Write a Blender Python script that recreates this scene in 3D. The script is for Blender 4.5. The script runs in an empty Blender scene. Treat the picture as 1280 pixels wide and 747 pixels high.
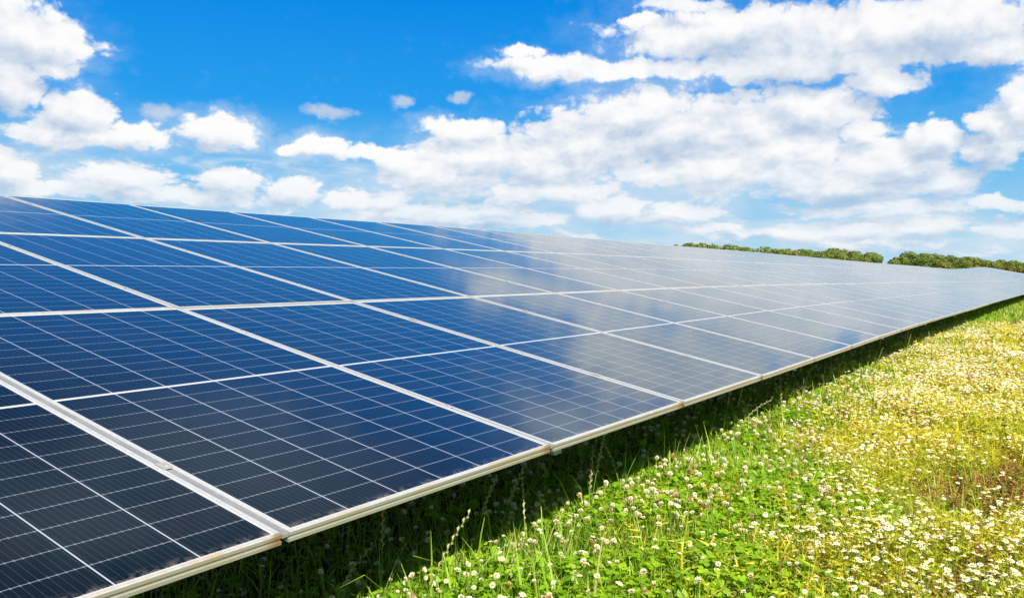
import bpy, math, random
import numpy as np
from mathutils import Matrix, Vector, Euler

R = math.radians
rng = np.random.default_rng(7)
random.seed(7)
sc = bpy.context.scene
COL = sc.collection

# ------------------------------------------------------------------ camera
CAMZ = 1.15
cam_d = bpy.data.cameras.new('camera')
cam_d.sensor_width = 36.0
cam_d.lens = 1050 / 1280 * 36.0
cam_d.clip_start = 0.05
cam_d.clip_end = 6000
cam = bpy.data.objects.new('camera', cam_d)
COL.objects.link(cam)
right = Vector((0.55636, -0.83094, 0.0))
fwd = Vector((0.83055, 0.55610, -0.03064)).normalized()
up = right.cross(fwd)
cam.matrix_world = Matrix(((right.x, up.x, -fwd.x, 0), (right.y, up.y, -fwd.y, 0),
                           (right.z, up.z, -fwd.z, CAMZ), (0, 0, 0, 1)))
sc.camera = cam

# ------------------------------------------------------------------ light
SUN_DIR = Vector((-0.35, -0.80, 0.90)).normalized()      # towards the sun
EXPO = 1.2
SKY = 0.055
sun_d = bpy.data.lights.new('sun', 'SUN')
sun_d.energy = 5.0
sun_d.angle = R(0.53)
sun_d.color = (1.0, 0.95, 0.86)
sun = bpy.data.objects.new('sun', sun_d)
sun.rotation_euler = SUN_DIR.to_track_quat('Z', 'Y').to_euler()
sun.location = (-20, -40, 50)
COL.objects.link(sun)
sc.view_settings.view_transform = 'Standard'
sc.view_settings.look = 'None'
sc.view_settings.exposure = EXPO
sc.view_settings.gamma = 1.0
sc.view_settings.use_curve_mapping = False
sc.cycles.max_bounces = 6
sc.cycles.diffuse_bounces = 2
sc.cycles.glossy_bounces = 3
sc.cycles.transmission_bounces = 3
sc.cycles.transparent_max_bounces = 6
sc.cycles.sample_clamp_indirect = 4.0

# ------------------------------------------------------------------ node helpers
class NT:
    """a small wrapper for building node trees"""
    def __init__(self, tree):
        self.t = tree
        self.t.nodes.clear()
    def n(self, typ, **kw):
        node = self.t.nodes.new(typ)
        for k, v in kw.items():
            if k.startswith('i_'):
                key = k[2:]
                key = int(key) if key.isdigit() else key.replace('_', ' ')
                self.put(node.inputs[key], v)
            else:
                setattr(node, k, v)
        return node
    def put(self, sock, v):
        if isinstance(v, bpy.types.NodeSocket):
            self.t.links.new(v, sock)
        elif isinstance(v, bpy.types.Node):
            self.t.links.new(v.outputs[0], sock)
        else:
            sock.default_value = v
    def m(self, op, a, b=None, c=None, clamp=False):
        node = self.t.nodes.new('ShaderNodeMath')
        node.operation = op
        node.use_clamp = clamp
        for i, v in enumerate((a, b, c)):
            if v is not None:
                self.put(node.inputs[i], v)
        return node.outputs[0]
    def v(self, op, a, b=None, c=None):
        node = self.t.nodes.new('ShaderNodeVectorMath')
        node.operation = op
        for i, x in enumerate((a, b, c)):
            if x is not None:
                self.put(node.inputs[i], x)
        return node.outputs[1] if op in ('LENGTH', 'DOT_PRODUCT', 'DISTANCE') else node.outputs[0]
    def rng(self, x, a, b, c=0.0, d=1.0, smooth=True):
        node = self.t.nodes.new('ShaderNodeMapRange')
        node.interpolation_type = 'SMOOTHSTEP' if smooth else 'LINEAR'
        node.clamp = True
        for i, q in enumerate((x, a, b, c, d)):
            self.put(node.inputs[i], q)
        return node.outputs[0]
    def mix(self, f, a, b, blend='MIX'):
        node = self.t.nodes.new('ShaderNodeMix')
        node.data_type = 'RGBA'
        node.blend_type = blend
        self.put(node.inputs[0], f)
        self.put(node.inputs[6], a)
        self.put(node.inputs[7], b)
        return node.outputs[2]
    def ramp(self, x, stops):
        node = self.t.nodes.new('ShaderNodeValToRGB')
        cr = node.color_ramp
        while len(cr.elements) < len(stops):
            cr.elements.new(0.5)
        for e, (p, c) in zip(cr.elements, stops):
            e.position = p
            e.color = (*c, 1) if len(c) == 3 else c
        self.put(node.inputs[0], x)
        return node.outputs[0]

def srgb(r, g, b):
    f = lambda c: (c / 255 / 12.92) if c / 255 <= 0.04045 else ((c / 255 + 0.055) / 1.055) ** 2.4
    return (f(r), f(g), f(b))

# ------------------------------------------------------------------ sky with cumulus clouds (directions: azimuth, elevation in degrees)
BLOBS = [(63.33, 13.67, 3.07, 1.98), (64.93, 13.89, 2.38, 2.16), (64.51, 10.74, 1.68, 1.34), (62.53, 11.85, 1.33, 0.72), (60.88, 9.25, 2.24, 1.68), (62.58, 8.32, 2.08, 0.93), (57.57, 8.54, 2.36, 0.82), (60.46, 8.15, 4.68, 0.66), (53.11, 9.05, 2.27, 1.14), (55.14, 7.26, 0.42, 0.4), (50.43, 7.41, 0.65, 0.36), (52.41, 7.23, 0.98, 0.3), (64.26, 6.03, 1.37, 1.29), (62.63, 5.05, 2.09, 0.57), (58.29, 5.88, 2.7, 1.07), (52.17, 5.82, 2.35, 1.12), (48.18, 5.42, 1.53, 0.94), (55.54, 4.85, 7.02, 0.7), (44.82, 4.97, 1.78, 0.74), (42.18, 4.9, 1.6, 0.75), (45.07, 6.33, 0.63, 0.26), (46.62, 8.42, 2.48, 0.72), (48.56, 8.25, 1.02, 0.51), (43.91, 8.03, 2.63, 0.57), (41.1, 7.57, 2.14, 0.95), (37.06, 9.56, 2.97, 0.84), (35.98, 7.73, 4.87, 1.8), (38.68, 6.64, 4.58, 1.28), (31.63, 7.62, 4.33, 2.02), (28.66, 8.55, 5.9, 2.42), (25.19, 10.15, 4.5, 2.07), (22.3, 9.29, 5.71, 2.16), (17.95, 9.78, 3.01, 1.81), (14.51, 10.09, 4.58, 1.68), (16.44, 8.04, 4.94, 2.12), (19.95, 6.79, 7.65, 1.55), (11.18, 8.76, 1.66, 0.78), (9.78, 6.73, 3.99, 2.05), (7.36, 8.03, 1.83, 1.14), (12.08, 5.5, 5.15, 1.3), (6.67, 5.27, 2.07, 1.05), (3.71, 8.54, 1.87, 1.64), (2.61, 9.7, 1.27, 1.7), (4.39, 7.35, 1.9, 1.3), (20.02, 15.43, 7.61, 1.64), (12.65, 14.61, 8.9, 1.97), (6.81, 14.75, 6.43, 2.06), (14.54, 13.11, 9.12, 1.15), (26.27, 13.39, 6.36, 0.76), (31.1, 13.74, 4.31, 0.66), (33.26, 14.47, 1.95, 0.4), (10.3, 11.62, 2.19, 0.95), (22.09, 17.09, 3.1, 0.43), (25.22, 16.28, 1.9, 0.44), (4.27, 12.92, 2.46, 0.89), (26.87, 4.27, 2.25, 1.07), (28.49, 4.29, 1.19, 0.86), (34.89, 4.3, 3.26, 0.81), (38.15, 4.13, 2.7, 0.81), (35.98, 3.65, 5.96, 0.65), (41.38, 4.16, 3.21, 0.48), (22.0, 4.11, 2.29, 0.63), (20.96, 3.04, 2.48, 0.32), (14.67, 2.64, 2.19, 0.61), (11.11, 2.78, 2.78, 0.75), (7.51, 2.79, 2.19, 0.58), (3.22, 2.64, 2.02, 0.61), (18.39, 2.59, 0.71, 0.37), (3.72, 4.01, 1.63, 0.42), (30.55, 5.48, 4.87, 0.75), (7.93, 1.88, 2.65, 0.29), (10.2, 3.95, 5.48, 0.59)]
WISPS = [(45.98, 10.49, 2.28, 0.46), (41.19, 11.31, 0.91, 0.46), (36.94, 11.8, 0.92, 0.46), (56.18, 9.99, 1.3, 0.77)]
BLOBS = [b_ for b_ in BLOBS if b_[2] > 1.0 or b_[1] > 9]
BLOBS += [(17, 20.5, 9, 3.0), (6, 21, 12, 4.0), (24, 20.5, 4.5, 1.8), (-8, 12, 9, 3.5), (-14, 5, 12, 3), (-50, 9, 10, 3),
          (82, 8, 12, 4), (100, 12, 14, 5), (75, 17, 5, 2.5), (140, 9, 16, 5), (-125, 10, 12, 4),
          (175, 14, 14, 5), (46, 30, 9, 3.2), (56, 34, 8, 2.0)]  # clouds outside the view, added for panel reflections and even light

world = bpy.data.worlds.new('World')
sc.world = world
world.use_nodes = True
W = NT(world.node_tree)
geo = W.n('ShaderNodeTexCoord').outputs['Generated']
sep = W.n('ShaderNodeSeparateXYZ', i_0=geo)
az = W.m('MULTIPLY', W.m('ARCTAN2', sep.outputs[1], sep.outputs[0]), 57.29578)
el = W.m('MULTIPLY', W.m('ARCSINE', sep.outputs[2]), 57.29578)
P0 = W.n('ShaderNodeCombineXYZ', i_0=az, i_1=el).outputs[0]

# clouds low in the sky are farther off: smaller and flatter
NEAR = W.rng(el, 0.0, 13.0, 0.72, 1.0, smooth=False)
FAR = W.m('DIVIDE', 1.0, W.rng(el, 0.0, 16.0, 0.42, 1.0, smooth=False))

def warp(p):
    a = W.n('ShaderNodeTexNoise', noise_dimensions='2D', i_Vector=p, i_Scale=0.28, i_Detail=5.0, i_Roughness=0.6)
    d = W.v('SUBTRACT', a.outputs['Color'], (0.5, 0.5, 0.5))
    d = W.v('MULTIPLY', d, W.n('ShaderNodeCombineXYZ', i_0=W.m('MULTIPLY', NEAR, 2.6), i_1=W.m('MULTIPLY', NEAR, 1.7)).outputs[0])
    return W.v('ADD', d, p)

def field(p, blobs):
    acc = None
    for (a, e, ra, re_) in blobs:
        ia, ie = 1 / (ra * 1.04), 1 / (re_ * 1.04)
        q = W.v('MULTIPLY_ADD', p, (ia, ie, 0), (-a * ia, -e * ie, 0))
        l = W.v('LENGTH', q)
        acc = l if acc is None else W.m('MINIMUM', acc, l)
    return W.m('SUBTRACT', 1.0, acc)

def puff(p, detail=7.0, rough=0.58):
    q_ = W.n('ShaderNodeSeparateXYZ', i_0=p)
    yy = W.m('MULTIPLY', W.m('LOGARITHM', W.m('ADD', W.m('MAXIMUM', q_.outputs[1], -3.0), 5.0), 2.71828), 25.0)
    ps = W.n('ShaderNodeCombineXYZ', i_0=q_.outputs[0], i_1=yy).outputs[0]
    n1 = W.n('ShaderNodeTexNoise', noise_dimensions='2D', i_Vector=ps, i_Scale=0.42, i_Detail=detail, i_Roughness=rough).outputs[0]
    v1 = W.n('ShaderNodeTexVoronoi', voronoi_dimensions='2D', feature='F1', i_Vector=ps, i_Scale=0.85, i_Detail=min(3.0, detail - 2), i_Roughness=0.5, normalize=True).outputs[0]
    return W.m('ADD', W.m('MULTIPLY', n1, 0.62), W.m('MULTIPLY', W.m('SUBTRACT', 1.0, v1), 0.58))

def parts(p, blobs):
    pw = warp(p)
    f = W.m('MAXIMUM', field(pw, blobs), -0.9)
    pn = W.v('MULTIPLY_ADD', W.v('SUBTRACT', pw, p), (0.5, 0.5, 0), p)
    return f, pn
def dens(f, n, k):
    return W.m('MULTIPLY_ADD', W.m('SUBTRACT', n, 0.665), k, f)

F0, Q0 = parts(P0, BLOBS)
F1, Q1 = parts(W.v('ADD', P0, W.n('ShaderNodeCombineXYZ', i_0=W.m('MULTIPLY', NEAR, -0.6), i_1=W.m('MULTIPLY', NEAR, 1.15)).outputs[0]), BLOBS)
D0 = dens(F0, puff(Q0), 1.55)
mask = W.rng(D0, -0.06, 0.34)
high = W.rng(el, 16.5, 20.0)            # added cloud above the view, thinned and softened for panel reflections
mask = W.m('ADD', W.m('MULTIPLY', mask, W.m('SUBTRACT', 1.0, high)), W.m('MULTIPLY', W.m('MULTIPLY', W.rng(D0, -0.7, 1.0), W.rng(el, 22.0, 28.0, 0.80, 0.17)), high))
# layered banks of far cloud close to the horizon
lowp = W.n('ShaderNodeCombineXYZ', i_0=W.m('MULTIPLY', az, 0.20), i_1=W.m('MULTIPLY', el, 0.62)).outputs[0]
bank = W.n('ShaderNodeTexNoise', noise_dimensions='2D', i_Vector=lowp, i_Scale=1.0, i_Detail=8.0, i_Roughness=0.6, i_Distortion=0.35).outputs[0]
bankm = W.m('MULTIPLY', W.rng(bank, 0.47, 0.72), W.m('MULTIPLY', W.rng(el, 9.0, 5.0), W.rng(el, 0.2, 2.0, 0.5, 0.85)))
bank_up = W.n('ShaderNodeTexNoise', noise_dimensions='2D', i_Vector=W.v('ADD', lowp, (-0.06, 0.28, 0)), i_Scale=1.0, i_Detail=5.0, i_Roughness=0.6, i_Distortion=0.35).outputs[0]
bank_l = W.m('MULTIPLY_ADD', W.m('SUBTRACT', bank, bank_up), 4.0, 0.5, clamp=True)
S0, S1 = dens(F0, puff(Q0, 4.0, 0.48), 1.25), dens(F1, puff(Q1, 4.0, 0.48), 1.25)
relief = W.m('SUBTRACT', S0, S1)
lit = W.m('MULTIPLY_ADD', relief, 0.78, 0.55)
lit = W.m('ADD', lit, W.rng(D0, 0.0, 0.5, 0.14, 0.0))
big = W.n('ShaderNodeTexNoise', noise_dimensions='2D', i_Vector=W.v('MULTIPLY', P0, (0.6, 1.6, 0)), i_Scale=0.16, i_Detail=4.0, i_Roughness=0.55).outputs[0]
lit = W.m('ADD', lit, W.rng(big, 0.30, 0.70, -0.20, 0.16))
K = 1.0 / (SKY * 2 ** EXPO)
def kc(c, s=1.0):
    return (c[0] * K * s, c[1] * K * s, c[2] * K * s, 1)
cloud_c = W.mix(W.rng(lit, -0.35, 1.15), kc(srgb(172, 196, 224)), kc((1.0, 1.0, 1.0), 0.985))
# thin grey wisps
DW = W.m('MULTIPLY_ADD', W.m('SUBTRACT', puff(P0), 0.66), 1.3, field(warp(P0), WISPS))
wisp = W.rng(DW, 0.0, 0.8, 0.0, 0.75)
# clear sky: Nishita, pulled to the photograph's deep blue
nish = W.n('ShaderNodeTexSky', sky_type='NISHITA', sun_disc=False)
nish.sun_elevation = math.asin(SUN_DIR.z)
nish.sun_rotation = math.atan2(SUN_DIR.x, SUN_DIR.y)
nish.air_density = 1.0
nish.dust_density = 0.4
nish.ozone_density = 2.0
hs = W.n('ShaderNodeHueSaturation', i_Saturation=1.35, i_Color=nish.outputs[0])
t = W.rng(el, -2.0, 60.0, 0.0, 1.0, smooth=False)
grad = W.ramp(t, [(0.0, srgb(178, 214, 236)), (0.065, srgb(166, 213, 240)), (0.14, srgb(104, 188, 240)),
                  (0.21, srgb(36, 158, 238)), (0.32, srgb(0, 138, 231)), (0.41, srgb(0, 118, 208)), (0.50, srgb(8, 58, 104)), (0.60, srgb(18, 34, 60)), (1.0, srgb(20, 40, 68))])  # unseen upper sky darkened to dim near-panel reflections and fill in the shade
grad = W.mix(1.0, grad, (K, K, K, 1), 'MULTIPLY')
clear = W.mix(0.97, hs.outputs[0], grad)
veil = W.m('MULTIPLY', W.rng(el, 0.0, 11.0, 0.72, 0.0), W.rng(big, 0.3, 0.7))
clear = W.mix(veil, clear, kc(srgb(226, 234, 242)))
clear = W.mix(wisp, clear, kc(srgb(205, 216, 232)))
clear = W.mix(bankm, clear, W.mix(bank_l, kc(srgb(186, 205, 225)), kc(srgb(250, 250, 249))))
lowfade = W.rng(el, 0.0, 8.0, 0.60, 1.0)
col = W.mix(W.m('MULTIPLY', mask, lowfade), clear, cloud_c)
halo = W.m('MULTIPLY', W.rng(D0, -0.75, 0.15), W.m('MULTIPLY', W.rng(big, 0.30, 0.70, 0.05, 0.40), W.rng(el, 12.0, 17.0, 1.0, 0.25)))
col = W.mix(W.m('MULTIPLY', halo, W.m('SUBTRACT', 1.0, W.m('MULTIPLY', mask, lowfade))), col, kc(srgb(214, 229, 243)))
bg = W.n('ShaderNodeBackground', i_Color=col, i_Strength=SKY)
W.n('ShaderNodeOutputWorld', i_Surface=bg)
try:
    world.cycles.sampling_method = 'MANUAL'
    world.cycles.sample_map_resolution = 512
except Exception:
    pass

# ------------------------------------------------------------------ material helpers
def material(name):
    m = bpy.data.materials.new(name)
    m.use_nodes = True
    return m, NT(m.node_tree)

def finish(T, bsdf, disp=None):
    T.n('ShaderNodeOutputMaterial', i_Surface=bsdf)

def noisy(name, c1, c2, scale=8.0, rough=0.6, detail=3.0, metallic=0.0, spec=0.5, space='Object', bump=0.0):
    m, T = material(name)
    co = T.n('ShaderNodeTexCoord').outputs[space]
    nz = T.n('ShaderNodeTexNoise', i_Vector=co, i_Scale=scale, i_Detail=detail).outputs[0]
    c = T.mix(T.rng(nz, 0.3, 0.7), (*c1, 1), (*c2, 1))
    b = T.n('ShaderNodeBsdfPrincipled', i_Base_Color=c, i_Roughness=rough, i_Metallic=metallic, i_Specular_IOR_Level=spec)
    if bump:
        T.put(b.inputs['Normal'], T.n('ShaderNodeBump', i_Strength=bump, i_Height=nz).outputs[0])
    finish(T, b)
    return m

def leafy(name, c1, c2, trans=0.35, rough=0.5, scale=1.7, tint=(1.25, 1.2, 0.5), spec=0.3):
    """a thin leaf: diffuse, a little gloss, and light let through"""
    m, T = material(name)
    pos = T.n('ShaderNodeNewGeometry').outputs['Position']
    nz = T.n('ShaderNodeTexNoise', i_Vector=pos, i_Scale=scale, i_Detail=3.0).outputs[0]
    rnd = T.n('ShaderNodeTexWhiteNoise', noise_dimensions='1D', i_W=T.n('ShaderNodeNewGeometry').outputs['Random Per Island']).outputs[0]
    f = T.m('ADD', T.m('MULTIPLY', T.rng(nz, 0.3, 0.7), 0.55), T.m('MULTIPLY', rnd, 0.45))
    c = T.mix(f, (*c1, 1), (*c2, 1))
    b = T.n('ShaderNodeBsdfPrincipled', i_Base_Color=c, i_Roughness=rough, i_Specular_IOR_Level=spec)
    tr = T.n('ShaderNodeBsdfTranslucent', i_Color=T.mix(1.0, c, (*tint, 1), 'MULTIPLY'))
    s = T.n('ShaderNodeMixShader', i_0=trans, i_1=b.outputs[0], i_2=tr.outputs[0])
    finish(T, s)
    return m

# ------------------------------------------------------------------ mesh helpers
def fast_mesh(name, verts, faces, mats, midx=None, smooth=False):
    """verts (N,3); faces: list of (M,k) int arrays; midx: list of (M,) arrays"""
    me = bpy.data.meshes.new(name)
    verts = np.asarray(verts, dtype=np.float32)
    me.vertices.add(len(verts))
    me.vertices.foreach_set('co', verts.ravel())
    loops = np.concatenate([f.ravel() for f in faces]).astype(np.int32)
    sizes = np.concatenate([np.full(len(f), f.shape[1], dtype=np.int32) for f in faces])
    starts = np.concatenate(([0], np.cumsum(sizes)[:-1])).astype(np.int32)
    me.loops.add(len(loops))
    me.loops.foreach_set('vertex_index', loops)
    me.polygons.add(len(sizes))
    me.polygons.foreach_set('loop_start', starts)
    me.polygons.foreach_set('loop_total', sizes)
    if midx is not None:
        me.polygons.foreach_set('material_index', np.concatenate(midx).astype(np.int32))
    if smooth:
        me.polygons.foreach_set('use_smooth', np.ones(len(sizes), dtype=bool))
    me.update(calc_edges=True)
    me.validate()
    for m in mats:
        me.materials.append(m)
    return me

class MB:
    """collects vertices and faces of one mesh"""
    def __init__(self):
        self.v, self.f, self.mi = [], [], []
    def add(self, verts, faces, mi=0):
        o = len(self.v)
        self.v += [tuple(p) for p in verts]
        self.f += [tuple(i + o for i in f) for f in faces]
        self.mi += [mi] * len(faces)
        return self
    def box(self, x0, x1, y0, y1, z0, z1, mi=0):
        v = [(x, y, z) for z in (z0, z1) for y in (y0, y1) for x in (x0, x1)]
        return self.add(v, [(0, 2, 3, 1), (4, 5, 7, 6), (0, 1, 5, 4), (2, 6, 7, 3), (0, 4, 6, 2), (1, 3, 7, 5)], mi)
    def tube(self, pts, rad, n=6, mi=0, cap=True):
        pts = [Vector(p) for p in pts]
        rings = []
        for i, p in enumerate(pts):
            t = (pts[min(i + 1, len(pts) - 1)] - pts[max(i - 1, 0)]).normalized()
            a = t.orthogonal().normalized() if abs(t.z) > 0.95 else t.cross(Vector((0, 0, 1))).normalized()
            b = t.cross(a)
            r = rad[i] if hasattr(rad, '__len__') else rad
            rings.append([p + r * (math.cos(6.2832 * k / n) * a + math.sin(6.2832 * k / n) * b) for k in range(n)])
        v = [q for r in rings for q in r]
        f = [(i * n + k, i * n + (k + 1) % n, (i + 1) * n + (k + 1) % n, (i + 1) * n + k) for i in range(len(pts) - 1) for k in range(n)]
        if cap:
            f += [tuple(reversed(range(n))), tuple((len(pts) - 1) * n + k for k in range(n))]
        return self.add(v, f, mi)
    def mesh(self, name, mats, smooth=False):
        me = bpy.data.meshes.new(name)
        me.from_pydata(self.v, [], self.f)
        for m in (mats if isinstance(mats, (list, tuple)) else [mats]):
            me.materials.append(m)
        me.polygons.foreach_set('material_index', self.mi)
        if smooth:
            me.polygons.foreach_set('use_smooth', [True] * len(self.f))
        me.update()
        return me

def link(name, data, parent=None, label=None, cat=None, group=None, kind=None, loc=None):
    o = bpy.data.objects.new(name, data)
    COL.objects.link(o)
    if parent:
        o.parent = parent
    if loc is not None:
        o.location = loc
    if label:
        o['label'] = label
    if cat:
        o['category'] = cat
    if group:
        o['group'] = group
    if kind:
        o['kind'] = kind
    return o

# ------------------------------------------------------------------ terrain
HX = [-400, 0, 5, 9, 12, 14, 17, 21, 25, 32, 40, 53, 63, 71, 80, 90, 98, 108, 120, 145, 175, 260, 400, 2500]
HZ = [0, 0, 0.0, 0.01, 0.0, -0.012, -0.035, -0.05, -0.075, -0.125, -0.19, -0.25, -0.32, -0.37, -0.28, -0.12, -0.05, -0.10, -0.24, -0.5, -0.78, -1.5, -2.0, -6.0]
def hgt(x):
    return np.interp(x, HX, HZ)
def hslope(x):
    return float((hgt(x + 0.8) - hgt(x - 0.8)) / 1.6)

def geo_axis(a, b, first, grow):
    out, s = [0.0], first
    while out[-1] < b:
        out.append(out[-1] + s); s *= grow
    neg, s = [], first
    q = 0.0
    while q > a:
        q -= s; s *= grow; neg.append(q)
    return np.array(neg[::-1] + out)
gx = np.unique(np.concatenate((np.arange(-6, 185, 1.5), geo_axis(-2500, 2500, 12, 1.2))))
gy = np.unique(np.concatenate((np.arange(-9, 10, 1.0), geo_axis(-2500, 2500, 12, 1.2))))
XX, YY = np.meshgrid(gx, gy)
ZZ = hgt(XX)
nx, ny = len(gx), len(gy)
idx = np.arange(nx * ny).reshape(ny, nx)
gq = np.stack([idx[:-1, :-1], idx[:-1, 1:], idx[1:, 1:], idx[1:, :-1]], -1).reshape(-1, 4)

m_soil, T = material('meadow_soil')
pos = T.n('ShaderNodeNewGeometry').outputs['Position']
n1 = T.n('ShaderNodeTexNoise', i_Vector=pos, i_Scale=0.9, i_Detail=5.0).outputs[0]
n2 = T.n('ShaderNodeTexNoise', i_Vector=pos, i_Scale=45.0, i_Detail=4.0).outputs[0]
c = T.mix(T.rng(n1, 0.35, 0.65), (0.05, 0.085, 0.018, 1), (0.10, 0.10, 0.03, 1))
c = T.mix(T.rng(n2, 0.35, 0.7), c, (0.055, 0.04, 0.02, 1))
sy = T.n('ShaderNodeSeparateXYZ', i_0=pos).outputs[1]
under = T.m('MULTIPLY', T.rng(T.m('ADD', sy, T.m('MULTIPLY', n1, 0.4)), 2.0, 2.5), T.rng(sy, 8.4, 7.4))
c = T.mix(under, c, (0.034, 0.027, 0.016, 1))  # soil colour darkened beneath the array to deepen the shade there
b = T.n('ShaderNodeBsdfPrincipled', i_Base_Color=c, i_Roughness=0.95, i_Specular_IOR_Level=0.1)
T.put(b.inputs['Normal'], T.n('ShaderNodeBump', i_Strength=0.8, i_Distance=0.03, i_Height=n2).outputs[0])
finish(T, b)
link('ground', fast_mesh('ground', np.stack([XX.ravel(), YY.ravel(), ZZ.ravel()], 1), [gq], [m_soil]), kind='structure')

# ------------------------------------------------------------------ solar panels
PW, PL, PU, PV = 1.134, 2.094, 1.154, 2.114
TILT = math.asin(0.1975)
EX0, EY, EZ = 0.112, 1.455, CAMZ - 0.579        # seam 0 on the low edge
N_IND, N_ALL, U0 = 98, 156, -3

m_alu, T = material('panel_frame_aluminium')
oc = T.n('ShaderNodeTexCoord').outputs['Object']
sx = T.n('ShaderNodeSeparateXYZ', i_0=oc)
rnd = T.n('ShaderNodeObjectInfo').outputs['Random']
offs = T.n('ShaderNodeCombineXYZ', i_0=T.m('MULTIPLY', rnd, 31.0), i_1=T.m('MULTIPLY', rnd, 17.0)).outputs[0]
nz = T.n('ShaderNodeTexNoise', i_Vector=T.v('ADD', oc, offs), i_Scale=5.0, i_Detail=5.0, i_Roughness=0.65).outputs[0]
lowedge = T.rng(sx.outputs[1], 0.016, 0.002)
corner = T.rng(sx.outputs[0], 0.55, 1.12, 0.0, 0.55)
dirt = T.m('MULTIPLY', lowedge, T.m('MULTIPLY', T.rng(nz, 0.36, 0.62), T.m('ADD', 0.55, corner)), clamp=True)
stain = T.m('MULTIPLY', T.m('MULTIPLY', lowedge, T.rng(sx.outputs[0], 1.06, 1.125)), T.rng(nz, 0.42, 0.58))
groove = T.m('MULTIPLY', lowedge, T.m('MULTIPLY', T.rng(sx.outputs[2], -0.011, -0.013), T.rng(sx.outputs[2], -0.0215, -0.020)))
fine = T.n('ShaderNodeTexNoise', i_Vector=oc, i_Scale=60.0, i_Detail=2.0).outputs[0]
c = T.mix(T.rng(fine, 0.3, 0.7), (0.46, 0.47, 0.475, 1), (0.53, 0.53, 0.525, 1))
c = T.mix(dirt, c, (0.46, 0.35, 0.21, 1))
c = T.mix(T.m('MULTIPLY', lowedge, T.rng(sx.outputs[2], -0.001, -0.004, 0.0, 0.8)), c, (0.27, 0.265, 0.195, 1))  # front face tinted darker and greener: grass reflection put into the colour
c = T.mix(T.m('MULTIPLY', stain, 0.85), c, (0.22, 0.12, 0.05, 1))
b = T.n('ShaderNodeBsdfPrincipled', i_Base_Color=c, i_Roughness=0.40, i_Metallic=0.4)
finish(T, b)

m_cell, T = material('solar_cell_glass')
oc = T.n('ShaderNodeTexCoord').outputs['Object']
sx = T.n('ShaderNodeSeparateXYZ', i_0=oc)
x, y = sx.outputs[0], sx.outputs[1]
MX = 0.016
CP = (PW - 2 * MX) / 6.0
MID = 0.007
HP = (PL / 2 - 0.017 - MID) / 11.0
u = T.m('DIVIDE', T.m('SUBTRACT', x, MX), CP)
yc = T.m('SUBTRACT', T.m('ABSOLUTE', T.m('SUBTRACT', y, PL / 2)), MID)
v = T.m('DIVIDE', yc, HP)
fu, fv = T.m('FRACT', u), T.m('FRACT', v)
du = T.m('MULTIPLY', T.m('MINIMUM', fu, T.m('SUBTRACT', 1.0, fu)), CP)
dv = T.m('MULTIPLY', T.m('MINIMUM', fv, T.m('SUBTRACT', 1.0, fv)), HP)
inside_u = T.m('MULTIPLY', T.m('GREATER_THAN', u, 0.0), T.m('LESS_THAN', u, 6.0))
inside_v = T.m('MULTIPLY', T.m('GREATER_THAN', v, 0.0), T.m('LESS_THAN', v, 11.0))
colgap = T.m('LESS_THAN', du, 0.0018)
rowgap = T.m('LESS_THAN', dv, 0.0012)
inside = T.m('MULTIPLY', inside_u, inside_v)
bb = T.m('FRACT', T.m('ADD', T.m('MULTIPLY', fu, 11.0), 0.0))
db = T.m('ABSOLUTE', T.m('SUBTRACT', bb, 0.5))
bus = T.m('LESS_THAN', db, 0.022)
tick = T.m('MULTIPLY', T.m('LESS_THAN', db, 0.07), T.m('LESS_THAN', dv, 0.0045))
info = T.n('ShaderNodeObjectInfo').outputs['Random']
cid = T.n('ShaderNodeCombineXYZ', i_0=T.m('FLOOR', u), i_1=T.m('ADD', T.m('FLOOR', v), T.m('MULTIPLY', T.m('GREATER_THAN', y, PL / 2), 40.0)), i_2=T.m('MULTIPLY', info, 91.0)).outputs[0]
wn = T.n('ShaderNodeTexWhiteNoise', noise_dimensions='3D', i_Vector=cid).outputs[0]
cell = T.mix(wn, (0.0018, 0.0048, 0.0095, 1), (0.0055, 0.0065, 0.0100, 1))
cell = T.mix(T.rng(info, 0.0, 1.0, 0.0, 0.5), cell, (0.0012, 0.0070, 0.0140, 1))
c = T.mix(T.m('MULTIPLY', bus, 0.34), cell, (0.09, 0.13, 0.19, 1))
c = T.mix(T.m('MULTIPLY', rowgap, 0.62), c, (0.21, 0.26, 0.32, 1))
c = T.mix(T.m('MULTIPLY', tick, 0.2), c, (0.4, 0.4, 0.42, 1))
c = T.mix(colgap, c, (0.30, 0.33, 0.40, 1))
c = T.mix(T.m('SUBTRACT', 1.0, inside), c, (0.46, 0.46, 0.48, 1))
# dust film, thicker along the low edge
offs = T.n('ShaderNodeCombineXYZ', i_0=T.m('MULTIPLY', info, 40.0), i_1=T.m('MULTIPLY', info, 23.0)).outputs[0]
dn = T.n('ShaderNodeTexNoise', i_Vector=T.v('ADD', oc, offs), i_Scale=3.0, i_Detail=6.0, i_Roughness=0.65).outputs[0]
dn2 = T.n('ShaderNodeTexNoise', i_Vector=T.v('ADD', oc, offs), i_Scale=38.0, i_Detail=4.0, i_Roughness=0.7).outputs[0]
film = T.rng(dn, 0.35, 0.75, 0.0, 0.005)
edge = T.m('MULTIPLY', T.rng(y, 0.050, 0.010), T.rng(dn2, 0.42, 0.66, 0.0, 0.22))
spot = T.rng(dn2, 0.755, 0.79, 0.0, 0.35)
dust = T.m('ADD', film, T.m('ADD', edge, spot), clamp=True)
c = T.mix(dust, c, (0.42, 0.38, 0.33, 1))
b = T.n('ShaderNodeBsdfPrincipled', i_Base_Color=c, i_IOR=2.05, i_Specular_Tint=(0.50, 0.92, 1.0, 1), i_Sheen_Weight=0.015, i_Sheen_Roughness=0.4)
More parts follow.
